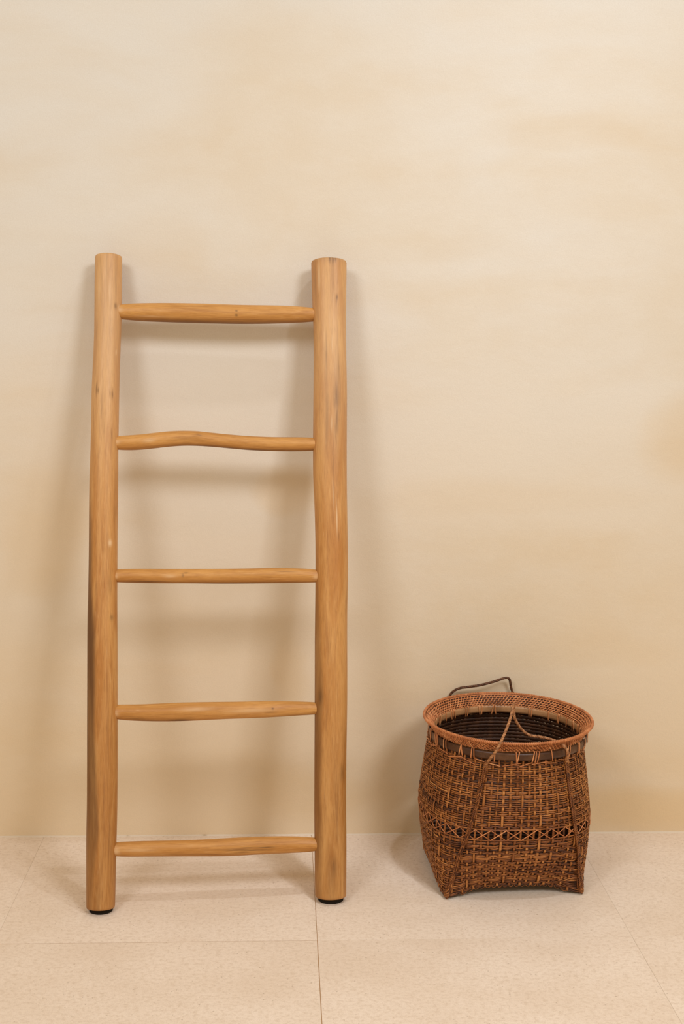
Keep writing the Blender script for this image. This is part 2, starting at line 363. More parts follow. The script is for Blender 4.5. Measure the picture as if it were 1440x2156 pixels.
def pole_mesh(name, pts, step, sides, seed, depth=1.0, bevel=0.003, marks=(), pales=(), heart_shades=(), axis='z', ext=0.0, facet=0.0, bumps=(), heart_shade_edge=None):
    """bent, tapering round pole through (x, y, z, radius) points with bevelled ends"""
    pts = np.array(pts, float)
    if ext:
        d0 = pts[0, :3] - pts[1, :3]; d0 /= np.linalg.norm(d0)
        d1 = pts[-1, :3] - pts[-2, :3]; d1 /= np.linalg.norm(d1)
        pts = np.vstack([[*(pts[0, :3] + d0 * ext), pts[0, 3] * 0.80], pts, [*(pts[-1, :3] + d1 * ext), pts[-1, 3] * 0.80]])
    L = np.concatenate([[0], np.cumsum(np.linalg.norm(np.diff(pts[:, :3], axis=0), axis=1))])
    n = int(L[-1] / step) + 1
    s = np.linspace(0, L[-1], n)
    C = np.stack([np.interp(s, L, pts[:, k]) for k in range(4)], 1)
    sg = max(2, int(0.018 / step))
    for k in range(4): C[:, k] = smooth1d(C[:, k], sg)
    P = C[:, :3]; R = C[:, 3]
    T = np.gradient(P, axis=0); T /= np.linalg.norm(T, axis=1)[:, None]
    # frame: e1 = image-right (rails) / up (rungs), e2 = towards the viewer
    ref = np.array([1.0, 0, 0]) if axis == 'z' else np.array([0, 0, 1.0])
    e1 = ref - (T @ ref)[:, None] * T; e1 /= np.linalg.norm(e1, axis=1)[:, None]
    e2 = np.cross(T, e1)
    if e2[:, 1].mean() > 0: e2 = -e2
    th = np.arange(sides) * 2 * math.pi / sides
    r = np.random.default_rng(seed)
    low = np.zeros((n, sides))
    for h in range(1, 6):
        for _ in range(2):
            k = r.uniform(2, 16); ph = r.uniform(0, 6.28); pt = r.uniform(0, 6.28)
            low += r.normal(0, 0.0065) / h ** 0.5 * np.sin(k * s[:, None] + ph + h * th[None, :] + pt)
    Rm = R[:, None] * (1 + low)
    if facet:
        Rm = Rm * (1 + facet * np.cos(6 * th + 0.4))[None, :]
    sn, cs = np.sin(th), np.cos(th)
    q = cs[None, :] * np.ones((n, 1)); front = sn[None, :] > 0
    sv = (P[:, 2] if axis == 'z' else P[:, 0])[:, None] * np.ones((1, sides))
    mk = np.zeros((n, sides)); pl = np.zeros((n, sides)); ht = np.zeros((n, sides))
    for (s0, q0, ws, wq, am) in marks: mk = np.maximum(mk, am * gauss2(sv, q, s0, q0, ws, wq) * front)
    for (s0, q0, ws, wq, am) in pales: pl = np.maximum(pl, am * gauss2(sv, q, s0, q0, ws, wq) * front)
    for (s0, q0, ws, wq, am) in heart_shades: ht = np.maximum(ht, am * gauss2(sv, q, s0, q0, ws, wq))
    if heart_shade_edge:
        # dark heartwood with painted shade on one flank, bounded by a wandering line: (position, edge, strength)
        he = np.array(heart_shade_edge)
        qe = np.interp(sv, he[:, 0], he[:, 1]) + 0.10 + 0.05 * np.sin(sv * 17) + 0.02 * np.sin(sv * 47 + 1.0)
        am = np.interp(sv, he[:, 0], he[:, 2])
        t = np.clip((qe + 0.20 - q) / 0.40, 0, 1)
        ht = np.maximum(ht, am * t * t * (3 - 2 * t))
    for (s0, q0, ws, wq, am) in bumps: Rm = Rm + am * gauss2(sv, q, s0, q0, ws, wq) * front
    rings = P[:, None, :] + e1[:, None, :] * (Rm * cs)[:, :, None] + e2[:, None, :] * (Rm * sn * depth)[:, :, None]
    def shrink(i, rad, off):
        return P[i] + T[i] * off + (rings[i] - P[i]) * rad
    b = bevel; R0 = R[0]; R1 = R[-1]
    pre = [shrink(0, 0.02, 0.0), shrink(0, 0.55, 0.0), shrink(0, 1 - b / R0, 0.0), shrink(0, 1 - 0.3 * b / R0, b * 0.3)]
    post = [shrink(-1, 1 - 0.3 * b / R1, -b * 0.3), shrink(-1, 1 - b / R1, 0.0), shrink(-1, 0.55, 0.0), shrink(-1, 0.02, 0.0)]
    keep = (s > b * 1.0) & (s < s[-1] - b * 1.0)
    allr = np.concatenate([np.array(pre), rings[keep], np.array(post)])
    ss = np.concatenate([[s[0]] * 4, s[keep], [s[-1]] * 4])
    f4 = lambda A: np.concatenate([np.repeat(A[:1], 4, 0), A[keep], np.repeat(A[-1:], 4, 0)]).ravel()
    gr = np.zeros((len(allr), sides, 3))
    rad = np.concatenate([[R0 * .02, R0 * .55, R0, R0], R[keep], [R1, R1, R1 * .55, R1 * .02]])
    gr[:, :, 0] = rad[:, None] * cs; gr[:, :, 1] = rad[:, None] * sn; gr[:, :, 2] = ss[:, None]
    gr += r.uniform(0, 30, 3)
    m = len(allr)
    i = np.arange(m - 1)[:, None]; j = np.arange(sides)[None, :]
    a = i * sides + j; bb = i * sides + (j + 1) % sides
    F = np.stack([a, bb, bb + sides, a + sides], -1).reshape(-1, 4)
    V = allr.reshape(-1, 3)
    # outward orientation
    c0 = V[F[len(F) // 2]]; nrm = np.cross(c0[1] - c0[0], c0[2] - c0[0]); ctr = V[(F[len(F) // 2][0] // sides) * sides:][:sides].mean(0)
    if np.dot(nrm, c0.mean(0) - ctr) < 0: F = F[:, ::-1]
    # close the tiny holes at both ends
    me = mesh_from(name, V, np.ascontiguousarray(F), {'grain': gr.reshape(-1, 3), 'mark': f4(mk), 'pale': f4(pl), 'heart_shade': f4(ht)})
    return me

ladder = link('wooden_ladder', None, label='tall teak branch ladder with five rungs leaning against beige wall', category='ladder')
LX, LY = -0.125, -0.33
ladder.location = (LX, LY, 0)
inv = Matrix.Translation((-LX, -LY, 0))
def add_ladder_part(name, me):
    me.transform(inv)
    return me
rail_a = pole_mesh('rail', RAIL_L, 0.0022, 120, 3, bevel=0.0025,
    marks=[(1.003, -0.49, 0.014, 0.07, 0.55), (1.000, -0.38, 0.006, 0.06, 0.6), (0.993, 0.62, 0.010, 0.05, 0.55), (0.996, 0.45, 0.009, 0.03, 0.5),
           (1.171, 0.66, 0.006, 0.10, 0.6), (0.965, -0.12, 0.02, 0.04, 0.28), (0.93, 0.1, 0.02, 0.05, 0.22), (0.915, 0.62, 0.012, 0.05, 0.35), (0.557, 0.71, 0.006, 0.12, 0.45), (0.62, 0.6, 0.02, 0.10, 0.3)],
    pales=[(1.14, 0.1, 0.26, 1.6, 0.36), (0.701, 0.58, 0.006, 0.11, 0.75), (1.079, 0.78, 0.010, 0.06, 0.6), (1.20, -0.55, 0.05, 0.10, 0.55), (1.20, 0.25, 0.05, 0.12, 0.50), (1.17, 0.88, 0.008, 0.1, 0.6)],
    heart_shades=[(0.14, -0.30, 0.09, 0.16, 0.45), (0.02, -0.2, 0.08, 0.5, 0.38),
            (0.05, 0.0, 0.40, 3.0, 0.20), (0.30, 0.50, 0.20, 0.05, 0.35), (0.15, 0.62, 0.16, 0.05, 0.40), (1.25, 0.02, 0.05, 0.05, 0.35), (1.23, 0.65, 0.06, 0.06, 0.35)],
    heart_shade_edge=[(0.0, -0.55, 0.40), (0.08, -0.40, 0.55), (0.16, -0.15, 0.70), (0.28, -0.35, 0.85), (0.40, -0.50, 0.92), (0.52, -0.48, 0.95), (0.62, -0.68, 0.85), (0.74, -0.80, 0.7), (0.80, -1.0, 0.4), (0.86, -1.3, 0.0)],
    bumps=[(0.701, 0.58, 0.010, 0.2, 0.0006), (1.0, -0.45, 0.02, 0.3, 0.0007)])
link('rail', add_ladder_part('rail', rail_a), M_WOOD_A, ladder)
rail_b = pole_mesh('rail', RAIL_R, 0.0022, 120, 9, depth=0.93, bevel=0.004, facet=0.006,
    marks=[(0.993, 0.32, 0.022, 0.14, 0.42), (0.945, 0.36, 0.020, 0.05, 0.55), (0.93, 0.28, 0.018, 0.03, 0.5), (1.273, 0.02, 0.010, 0.05, 0.75), (1.270, 0.20, 0.010, 0.05, 0.75), (1.272, 0.35, 0.007, 0.05, 0.5),
           (1.194, 0.42, 0.006, 0.06, 0.65), (1.190, 0.38, 0.010, 0.04, 0.5), (1.09, -0.25, 0.03, 0.03, 0.40), (0.716, 0.42, 0.009, 0.025, 0.6), (0.07, 0.18, 0.016, 0.14, 0.45), (0.06, 0.08, 0.02, 0.06, 0.3), (0.25, 0.70, 0.016, 0.12, 0.45), (0.40, -0.66, 0.014, 0.14, 0.5),
           (0.865, 0.15, 0.05, 0.03, 0.3), (1.05, 0.48, 0.03, 0.05, 0.28), (0.583, 0.92, 0.03, 0.04, 0.4)],
    pales=[(1.12, 0.1, 0.26, 1.6, 0.30), (0.749, 0.31, 0.028, 0.035, 0.75), (0.80, 0.12, 0.03, 0.04, 0.5), (1.235, -0.60, 0.04, 0.10, 0.55), (1.15, -0.05, 0.06, 0.14, 0.40), (1.10, 0.10, 0.03, 0.07, 0.5), (0.94, 0.05, 0.02, 0.07, 0.5), (1.19, 0.2, 0.03, 0.1, 0.4), (1.25, 0.3, 0.03, 0.2, 0.25)],
    heart_shades=[(0.945, -0.22, 0.055, 0.10, 0.42), (1.07, -0.28, 0.05, 0.07, 0.36), (0.99, 0.38, 0.10, 0.16, 0.32), (0.18, 0.30, 0.16, 0.40, 0.28), (0.05, 0.0, 0.10, 0.6, 0.38),
            (0.05, 0.0, 0.40, 3.0, 0.20), (0.55, -0.95, 0.10, 0.15, 0.40), (1.28, 0.0, 0.012, 1.2, 0.45), (1.22, -0.80, 0.06, 0.05, 0.35)],
    heart_shade_edge=[(0.0, -0.70, 0.4), (0.15, -0.62, 0.55), (0.30, -0.60, 0.65), (0.42, -0.66, 0.6), (0.55, -0.85, 0.45), (0.70, -1.0, 0.3), (0.8, -1.3, 0.0)])
link('rail', add_ladder_part('rail', rail_b), M_WOOD_A, ladder)
def foot_shade(pts):  # dark disc added to stand in for the shade under a rail foot
    x, y, z, r = pts[0]
    dx, dy, dz = (pts[2][k] - pts[0][k] for k in range(3))
    s = dy / dz                              # lean of the rail
    n = 40; V = []
    for k in range(n):
        a = 2 * math.pi * k / n
        px, py = r * 0.82 * math.cos(a), r * 0.70 * math.sin(a) + r * 0.12
        V.append((x + px, y + py, 0.0))
    for k in range(n):
        px, py = V[k][0] - x, V[k][1] - y
        V.append((x + px, y + py, max(0.0004, z - s * py + 0.0004)))
    F = [tuple(range(n))[::-1], tuple(range(n, 2 * n))] + [(k, (k + 1) % n, n + (k + 1) % n, n + k) for k in range(n)]
    return mesh_from('foot_shade', V, F, smooth=False)
M_FOOT_SHADE = NT('foot_shade_dark').done((0.018, 0.014, 0.010), 0.9, 0.1)
for rl_ in (RAIL_L, RAIL_R):
    link('foot_shade', add_ladder_part('foot_shade', foot_shade(rl_)), M_FOOT_SHADE, ladder, label='dark disc standing in for the shade under the rail foot')
RUNG_ART = [  # darkened undersides hold the shade below the rungs
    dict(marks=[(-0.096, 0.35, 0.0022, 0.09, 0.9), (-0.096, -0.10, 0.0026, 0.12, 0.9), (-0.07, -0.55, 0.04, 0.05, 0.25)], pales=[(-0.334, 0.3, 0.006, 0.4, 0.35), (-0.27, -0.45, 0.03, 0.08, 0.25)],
         heart_shades=[(-0.15, -1.0, 0.25, 0.40, 0.80)]),
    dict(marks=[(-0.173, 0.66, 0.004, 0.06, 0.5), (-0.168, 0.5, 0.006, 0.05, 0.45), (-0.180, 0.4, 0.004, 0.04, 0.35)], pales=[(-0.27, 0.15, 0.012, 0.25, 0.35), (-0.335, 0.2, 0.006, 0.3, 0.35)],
         heart_shades=[(-0.06, -1.0, 0.2, 0.35, 0.80), (-0.25, -1.0, 0.08, 0.3, 0.4), (-0.20, 0.1, 0.03, 0.2, 0.22)], bumps=[(-0.175, 0.55, 0.012, 0.4, 0.0012)]),
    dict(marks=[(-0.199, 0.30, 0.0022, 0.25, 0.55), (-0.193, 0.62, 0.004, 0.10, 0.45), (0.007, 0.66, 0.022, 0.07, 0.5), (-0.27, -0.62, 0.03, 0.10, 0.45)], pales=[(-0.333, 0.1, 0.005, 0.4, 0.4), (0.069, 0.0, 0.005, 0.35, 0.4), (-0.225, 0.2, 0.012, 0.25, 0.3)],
         heart_shades=[(-0.27, -0.95, 0.06, 0.45, 0.6), (-0.08, -1.0, 0.2, 0.3, 0.80)], bumps=[(-0.185, 0.2, 0.012, 0.6, 0.0009)]),
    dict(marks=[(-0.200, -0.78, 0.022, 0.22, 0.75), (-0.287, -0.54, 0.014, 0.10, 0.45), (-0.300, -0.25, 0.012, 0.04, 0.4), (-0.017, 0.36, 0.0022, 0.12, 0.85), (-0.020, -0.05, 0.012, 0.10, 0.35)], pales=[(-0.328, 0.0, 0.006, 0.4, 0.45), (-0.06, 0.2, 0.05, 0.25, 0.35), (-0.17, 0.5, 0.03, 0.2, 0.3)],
         heart_shades=[(-0.26, -0.8, 0.06, 0.35, 0.45), (0.03, -0.8, 0.05, 0.4, 0.35)], bumps=[(-0.018, 0.2, 0.014, 0.6, 0.0012)]),
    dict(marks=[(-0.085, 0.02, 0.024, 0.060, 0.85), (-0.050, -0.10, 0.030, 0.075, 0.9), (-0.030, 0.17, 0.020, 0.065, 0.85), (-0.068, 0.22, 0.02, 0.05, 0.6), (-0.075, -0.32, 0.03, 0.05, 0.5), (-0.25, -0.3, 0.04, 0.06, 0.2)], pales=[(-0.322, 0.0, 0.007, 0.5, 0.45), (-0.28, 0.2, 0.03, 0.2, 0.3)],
         heart_shades=[(-0.16, -0.5, 0.10, 0.15, 0.3), (-0.08, -1.0, 0.25, 0.3, 0.4)], bumps=[(-0.09, -0.5, 0.03, 0.5, 0.0010)]),
]
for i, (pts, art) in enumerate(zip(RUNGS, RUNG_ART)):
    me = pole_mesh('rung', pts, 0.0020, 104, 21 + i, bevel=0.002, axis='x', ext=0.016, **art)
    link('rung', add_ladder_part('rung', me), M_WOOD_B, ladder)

# ------------------------------------------------------------------ basket
BC = (0.4756, -0.182)
BROT = math.radians(3.0)
basket = link('woven_basket', None, label='reddish-brown woven rattan basket with corded loop handles standing beside the ladder', category='basket')
basket.location = (BC[0], BC[1], 0)
basket.rotation_euler = (0, 0, BROT)
_c, _s = math.cos(-BROT), math.sin(-BROT)
def loc(x, y, z):
    dx, dy = x - BC[0], y - BC[1]
    return (_c * dx - _s * dy, _s * dx + _c * dy, z)

ZK = [0.0, 0.03, 0.06, 0.10, 0.14, 0.18, 0.225, 0.267, 0.31, 0.34]
AK = [0.154, 0.157, 0.162, 0.168, 0.1720, 0.1720, 0.1680, 0.164, 0.158, 0.157]
BK = [0.115, 0.124, 0.136, 0.148, 0.157, 0.160, 0.159, 0.156, 0.150, 0.149]
NK = [7.0, 5.5, 4.4, 3.4, 2.9, 2.6, 2.3, 2.1, 2.0, 2.0]
SLOPE_X, SLOPE_Y = -0.004, -0.004
TH = np.linspace(0, 2 * math.pi, 1441)[:-1]
_zs = np.linspace(0, 0.34, 171)
_tab = []
def _sm(z, K): return np.interp(z, ZK, K)
_A = smooth1d(_sm(_zs, AK), 6); _B = smooth1d(_sm(_zs, BK), 6); _N = smooth1d(_sm(_zs, NK), 6)
NU = 720
for a, b, n, z in zip(_A, _B, _N, _zs):
    c, s = np.cos(TH), np.sin(TH)
    x = a * np.sign(c) * np.abs(c) ** (2 / n); y = b * np.sign(s) * np.abs(s) ** (2 / n)
    X = np.append(x, x[0]); Y = np.append(y, y[0])
    l = np.concatenate([[0], np.cumsum(np.hypot(np.diff(X), np.diff(Y)))])
    u = np.linspace(0, l[-1], NU + 1)[:-1]
    px, py = np.interp(u, l, X), np.interp(u, l, Y)
    # pointed feet: corners drawn outwards near the floor
    uu = np.arange(NU) / NU
    d = np.abs(((uu - 0.125) * 4 + 0.5) % 1.0 - 0.5) * 2        # 0 at a corner, 1 mid side
    sp = 1 + 0.115 * np.exp(-(d / 0.16) ** 2) * max(0, 1 - z / 0.075) ** 1.3 - 0.02 * d * max(0, 1 - z / 0.07)
    _tab.append(np.stack([px * sp - 0.005, py * sp], 1))
_tab = np.array(_tab)                                            # (171, NU, 2)

def surf(u, z):
    """point on the basket wall; u in turns (array), z nominal height (array)"""
    u = np.asarray(u, float) % 1.0; z = np.broadcast_to(np.asarray(z, float), u.shape)
    fi = np.clip(z / 0.34 * 170, 0, 169.999); i = fi.astype(int); fz = (fi - i)[..., None]
    fu = u * NU; j = fu.astype(int) % NU; j2 = (j + 1) % NU; fj = (fu - np.floor(fu))[..., None]
    p = ((_tab[i, j] * (1 - fj) + _tab[i, j2] * fj) * (1 - fz) + (_tab[i + 1, j] * (1 - fj) + _tab[i + 1, j2] * fj) * fz)
    d = np.abs(((u - 0.125) * 4 + 0.5) % 1.0 - 0.5) * 2
    arch = 0.018 * (1 - np.exp(-(d / 0.28) ** 2))
    zz = z + arch * np.clip(1 - z / 0.13, 0, 1) ** 1.5 + (SLOPE_X * p[..., 0] + SLOPE_Y * p[..., 1]) * (z / 0.33) ** 1.5
    return np.concatenate([p, zz[..., None]], -1)
def surf_n(u, z):
    u = np.asarray(u, float); z = np.broadcast_to(np.asarray(z, float), u.shape)
    du = surf(u + 0.004, z) - surf(u - 0.004, z)
    dz = surf(u, np.clip(z + 0.006, 0, 0.339)) - surf(u, np.clip(z - 0.006, 0, 0.339))
    n = np.cross(du, dz)
    return n / (np.linalg.norm(n, axis=-1)[..., None] + 1e-12)

NS = 84                                   # stakes around the basket
Z_LOW0, Z_LOW1, Z_UP0, Z_UP1 = 0.006, 0.1385, 0.1565, 0.300
PAIR = 0.0082
PAIR_L = 0.0075
def ease(t): return t * t * (3 - 2 * t)

pair_list = []                            # (z of pair, phase)
z = Z_LOW0 + 0.003
while z < Z_LOW1 - 0.002:
    pair_list.append([z, 'low']); z += PAIR_L
z = Z_UP0 + 0.004
while z < Z_UP1 - 0.002:
    pair_list.append([z, 'up']); z += PAIR
for k, p in enumerate(pair_list):
    m = rng.choice([2, 2, 2, 3])
    p.append((m, k % 2 if m == 2 else rng.randint(0, 2)))

def over_sign(ph, idx):
    """-1 where the weaver pair passes behind stake idx"""
    return np.where((idx + ph[1]) % ph[0] == 0, -1.0, 1.0)

SUB = 4
def weavers(zone):
    acc = Acc()
    for z0, zn, ph in pair_list:
        if zn != zone: continue
        for q in range(2):
            dz = (-0.5 + q) * (0.0038 if zone == 'up' else 0.0035) + rng.uniform(-0.0004, 0.0004)
            m = NS * SUB
            t = np.arange(m) / SUB
            i0 = np.floor(t).astype(int); f = ease(t - i0)
            o = over_sign(ph, i0) * (1 - f) + over_sign(ph, i0 + 1) * f
            # between an 'over' run and an 'under' stake the strand dives in
            off = np.where(o > 0, o * 0.0013, o * 0.0015) + 0.0004
            wob = smooth1d(nrng.normal(0, 1, m), 6) * 0.0036
            u = t / NS
            # each row is pieced from several strands of differing tone
            tone = np.zeros(m); c = 0
            while c < m:
                ln = rng.randint(14, 70); tone[c:c + ln] = rng.gauss(0.50 if zone == 'up' else 0.40, 0.17); c += ln
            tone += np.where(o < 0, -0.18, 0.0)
            zz = np.clip(z0 + dz + wob * 0.6, 0.001, 0.335)
            P = surf(u, zz) + surf_n(u, zz) * off[:, None]
            hw = 0.00142 + rng.uniform(-0.0003, 0.0002)
            acc.sweep(P, surf_n(u, zz), hw, 0.0007, tone, closed=True, sides=6)
    return acc

def stakes():
    acc = Acc()
    pz = np.array([p[0] for p in pair_list]); ph = [p[2] for p in pair_list]
    for i in range(NS):
        zz = np.linspace(0.004, 0.322, 132)
        sg = np.array([-float(over_sign(q, i)) for q in ph])                     # +1 where the stake shows outside
        o = np.interp(zz, pz, sg)
        o = np.where((zz > Z_LOW1 - 0.001) & (zz < Z_UP0 + 0.001), 0.0, o)
        off = np.where(o > 0, o * 0.0017, o * 0.0009)
        u = np.full_like(zz, i / NS) + smooth1d(nrng.normal(0, 1, len(zz)), 8) * 0.0012 + rng.uniform(-0.0014, 0.0014)
        w = 0.0025 + rng.uniform(-0.0004, 0.0004)
        base = rng.gauss(0.52, 0.12)
        lowpale = 0.20 if rng.random() < 0.35 else 0.02
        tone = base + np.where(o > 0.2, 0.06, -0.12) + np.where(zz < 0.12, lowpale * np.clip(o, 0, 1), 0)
        n = surf_n(u, zz)
        acc.sweep(surf(u, zz) + n * off[:, None], n, w, 0.0008, tone, sides=6)
    return acc

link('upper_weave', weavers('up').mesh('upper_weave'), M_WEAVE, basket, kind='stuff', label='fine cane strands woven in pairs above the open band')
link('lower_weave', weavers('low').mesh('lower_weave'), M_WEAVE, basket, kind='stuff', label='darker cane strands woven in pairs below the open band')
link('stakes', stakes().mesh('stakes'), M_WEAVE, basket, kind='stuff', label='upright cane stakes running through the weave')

# added inner layer of broad strips, inner shade put into their dark colour (with the open band left free)
def added_lining():
    acc = Acc()
    extra = [(pair_list[-1][0] + PAIR * (q + 1), 'up', None) for q in range(3)]
    for z0, zn, ph in pair_list + extra:
        m = NS * 2; u = np.arange(m) / m
        zz = np.clip(np.full(m, z0), 0.002, 0.335)
        n = surf_n(u, zz)
        w = 0.5 * (PAIR if zn == 'up' else PAIR_L) * 1.04
        acc.sweep(surf(u, zz) - n * 0.0015, n, w, 0.0003, rng.uniform(0.1, 0.5) + 0.3 * np.sin(u * 301) * np.sin(u * 97), closed=True, sides=6)
    return acc
link('shade_lining', added_lining().mesh('shade_lining'), M_CORE, basket, kind='stuff', label='added dark broad strips on the inside, with its shade in the colour')

# open band of crossed strips
NX = 36
zb0, zb1 = Z_LOW1 - 0.002, Z_UP0 + 0.002
for i in range(NX):
    acc = Acc()
    uc = (i + 0.5) / NX
    for sgn in (-1, 1):
        t = np.linspace(-1, 1, 7)
        u = uc + sgn * t * 0.5 / NX * 1.04
        zz = 0.5 * (zb0 + zb1) + t * 0.5 * (zb1 - zb0) + rng.uniform(-0.0006, 0.0006)
        n = surf_n(u, zz)
        acc.sweep(surf(u, zz) + n * (0.0026 + (0.0007 if sgn > 0 else -0.0004)), n, 0.00125, 0.0006, rng.gauss(0.47, 0.12), sides=4)
    link('lattice_cross', acc.mesh('lattice_cross'), M_RIM, basket)
# binding rows above and below the band
for zc in (zb0 - 0.0002, zb1 + 0.0002):
    acc = Acc(); m = NS * 4; u = np.arange(m) / m; n = surf_n(u, np.full(m, zc))
    acc.sweep(surf(u, np.full(m, zc)) + n * 0.0024, n, 0.0013, 0.0010, 0.50 + 0.15 * np.sin(u * 60), closed=True, sides=6)
    link('band_binding', acc.mesh('band_binding'), M_WEAVE, basket)

# base panel with the arched underside
def base_panel():
    rings = 14; m = 160
    V = []; F = []
    u = np.arange(m) / m
    edge = surf(u, np.full(m, 0.006))
    cz = 0.017
    for k in range(rings + 1):
        f = k / rings
        q = edge.copy() * f; q[:, 2] = cz + (edge[:, 2] - cz) * f ** 2
        V.append(q)
    V = np.concatenate(V); V2 = V - np.array([0, 0, 0.0025])
    i = np.arange(rings)[:, None]; j = np.arange(m)[None, :]
    a = i * m + j; b = i * m + (j + 1) % m
    Fq = np.stack([a, b, b + m, a + m], -1).reshape(-1, 4)
    n = len(V)
    a = rings * m + np.arange(m); b = rings * m + (np.arange(m) + 1) % m
    side = np.stack([a, b, b + n, a + n], -1)
    return mesh_from('base_panel', np.concatenate([V, V2]), np.concatenate([Fq[:, ::-1], Fq + n, side]), {'tone': np.full(2 * n, 0.4)})
link('base_panel', base_panel(), M_CORE, basket)
# small loops of the turned-over stakes along the bottom edge
acc = Acc()
for i in range(NS):
    u0 = (i + 0.5) / NS
    d = abs(((u0 - 0.125) * 4 + 0.5) % 1.0 - 0.5) * 2
    if d < 0.12: continue
    t = np.linspace(0, math.pi, 6)
    u = u0 + np.cos(t) * 0.42 / NS
    P = surf(u, np.full(6, 0.006)); n = surf_n(u, np.full(6, 0.01))
    P[:, 2] -= np.sin(t) * 0.0055
    acc.sweep(P, n, 0.0011, 0.0009, rng.gauss(0.35, 0.1), sides=4)
link('bottom_edging', acc.mesh('bottom_edging'), M_WEAVE, basket, kind='stuff', label='tiny dark loops along the bottom edge')

# ---- rim
RIMC = np.array(loc(0.4735, -0.189, 0.0)); RIMC[2] = 0.0
RA, RB = 0.1735, 0.1650
def rim_pt(u, dr, dz):
    """u in turns; dr radial offset from the lip, dz height from the lip plane"""
    u = np.asarray(u, float); th = 2 * math.pi * u
    x = RIMC[0] + (RA + dr) * np.cos(th); y = RIMC[1] + (RB + dr) * np.sin(th)
    zz = 0.3405 + SLOPE_X * (x - RIMC[0]) + SLOPE_Y * (y - RIMC[1]) + dz
    return np.stack([x, y, zz + 0 * u], -1)
def rim_out(u):
    th = 2 * math.pi * np.asarray(u, float)
    n = np.stack([np.cos(th) / RA, np.sin(th) / RB, 0 * th], -1)
    return n / np.linalg.norm(n, axis=-1)[:, None]
# flared profile, t = 0 at the neck, 1 at the lip: (dr, dz)
def prof(t):
    t = np.asarray(t, float)
    return -0.0165 + 0.0165 * t ** 1.5, -0.0215 + 0.0215 * t
UR = np.arange(480) / 480.0
UPV = np.array([0, 0, 1.0])

# core band between the inner and outer stitching
def rim_core():
    ts = np.linspace(0, 1, 8); V = []
    for off in (-0.0012, 0.0012):
        for t in ts:
            dr, dz = prof(t); V.append(rim_pt(UR[::3], dr + off, dz + 0 * UR[::3]))
    m = 160; k = 8
    V = np.concatenate(V)
    i = np.arange(k - 1)[:, None]; j = np.arange(m)[None, :]
    a = i * m + j; b = i * m + (j + 1) % m
    Fq = np.stack([a, b, b + m, a + m], -1).reshape(-1, 4)
    return mesh_from('rim_core', V, np.concatenate([Fq[:, ::-1], Fq + k * m]), {'tone': np.full(len(V), 0.3)})
link('rim_core', rim_core(), M_CORE, basket)

ROWS = 5
acc = Acc()
for k in range(ROWS + 1):
    t = k / ROWS * 0.90 + 0.02
    dr, dz = prof(t)
    for side in (-1, 1):
        P = rim_pt(UR, dr + side * 0.0022, dz + 0 * UR)
        acc.sweep(P, rim_out(UR) * side, 0.0013, 0.0013, 0.45 + 0.10 * np.sin(UR * 200) + rng.uniform(-0.05, 0.05), closed=True, sides=6)
link('rim_coils', acc.mesh('rim_coils'), M_RIM, basket, kind='stuff', label='horizontal cane coils of the flared rim')
acc = Acc()
NST = 132
for k in range(ROWS):
    t0 = k / ROWS * 0.90 + 0.02; t1 = t0 + 0.90 / ROWS
    for side in (-1, 1):
        for i in range(NST):
            u0 = (i + 0.5 * (k % 2) + rng.uniform(-0.08, 0.08)) / NST
            tt = np.linspace(-0.12, 1.12, 6)
            u = u0 - side * 0.0 + (tt - 0.5) * (-0.28) / NST
            t = t0 + (t1 - t0) * tt
            dr, dz = prof(np.clip(t, 0, 1.1))
            lift = 0.0030 + 0.0012 * np.abs(tt - 0.5) * 2
            P = rim_pt(u, dr + side * lift, dz)
            acc.sweep(P, rim_out(u) * side, 0.00125, 0.0008, rng.gauss(0.62, 0.13), sides=4)
link('rim_stitching', acc.mesh('rim_stitching'), M_RIM, basket, kind='stuff', label='slanting cane stitches of the flared rim')
# wrapped lip
acc = Acc()
mm = 300
P = rim_pt(np.arange(mm) / mm, 0.0008, 0.0002 + 0 * np.arange(mm))
acc.sweep(P, rim_out(np.arange(mm) / mm), 0.0025, 0.0025, 0.35, closed=True, sides=8)
turns = 290; per = 6
s = np.arange(turns * per) / (turns * per)
ph = s * turns * 2 * math.pi
C = rim_pt(s, 0.0008, 0.0002 + 0 * s); no = rim_out(s)
rad = no * np.cos(ph)[:, None] + UPV[None, :] * np.sin(ph)[:, None]
acc.sweep(C + rad * 0.0028, rad, 0.0013, 0.0007, 0.55 + 0.18 * np.sin(s * 47) * np.sin(s * 131), closed=True, sides=4)
link('rim_lip', acc.mesh('rim_lip'), M_RIM, basket, label='cane-wrapped rolled lip of the rim')

# flat split-cane hoops clamped inside and outside the neck
def hoop(name, dr, z_hi, z_lo, th, tone):
    acc = Acc()
    m = 240; u = np.arange(m) / m
    P = rim_pt(u, dr, 0.5 * (z_hi + z_lo) + 0 * u)
    acc.sweep(P, rim_out(u), abs(z_hi - z_lo) * 0.56, th, tone + 0.15 * np.sin(u * 21) * np.sin(u * 57), closed=True, sides=8)
    return link(name, acc.mesh(name), M_HOOP, basket)
hoop('outer_hoop', -0.0105, -0.0235, -0.0385, 0.0018, 0.08)
hoop('inner_hoop', -0.0195, -0.022, -0.037, 0.0016, 0.95)
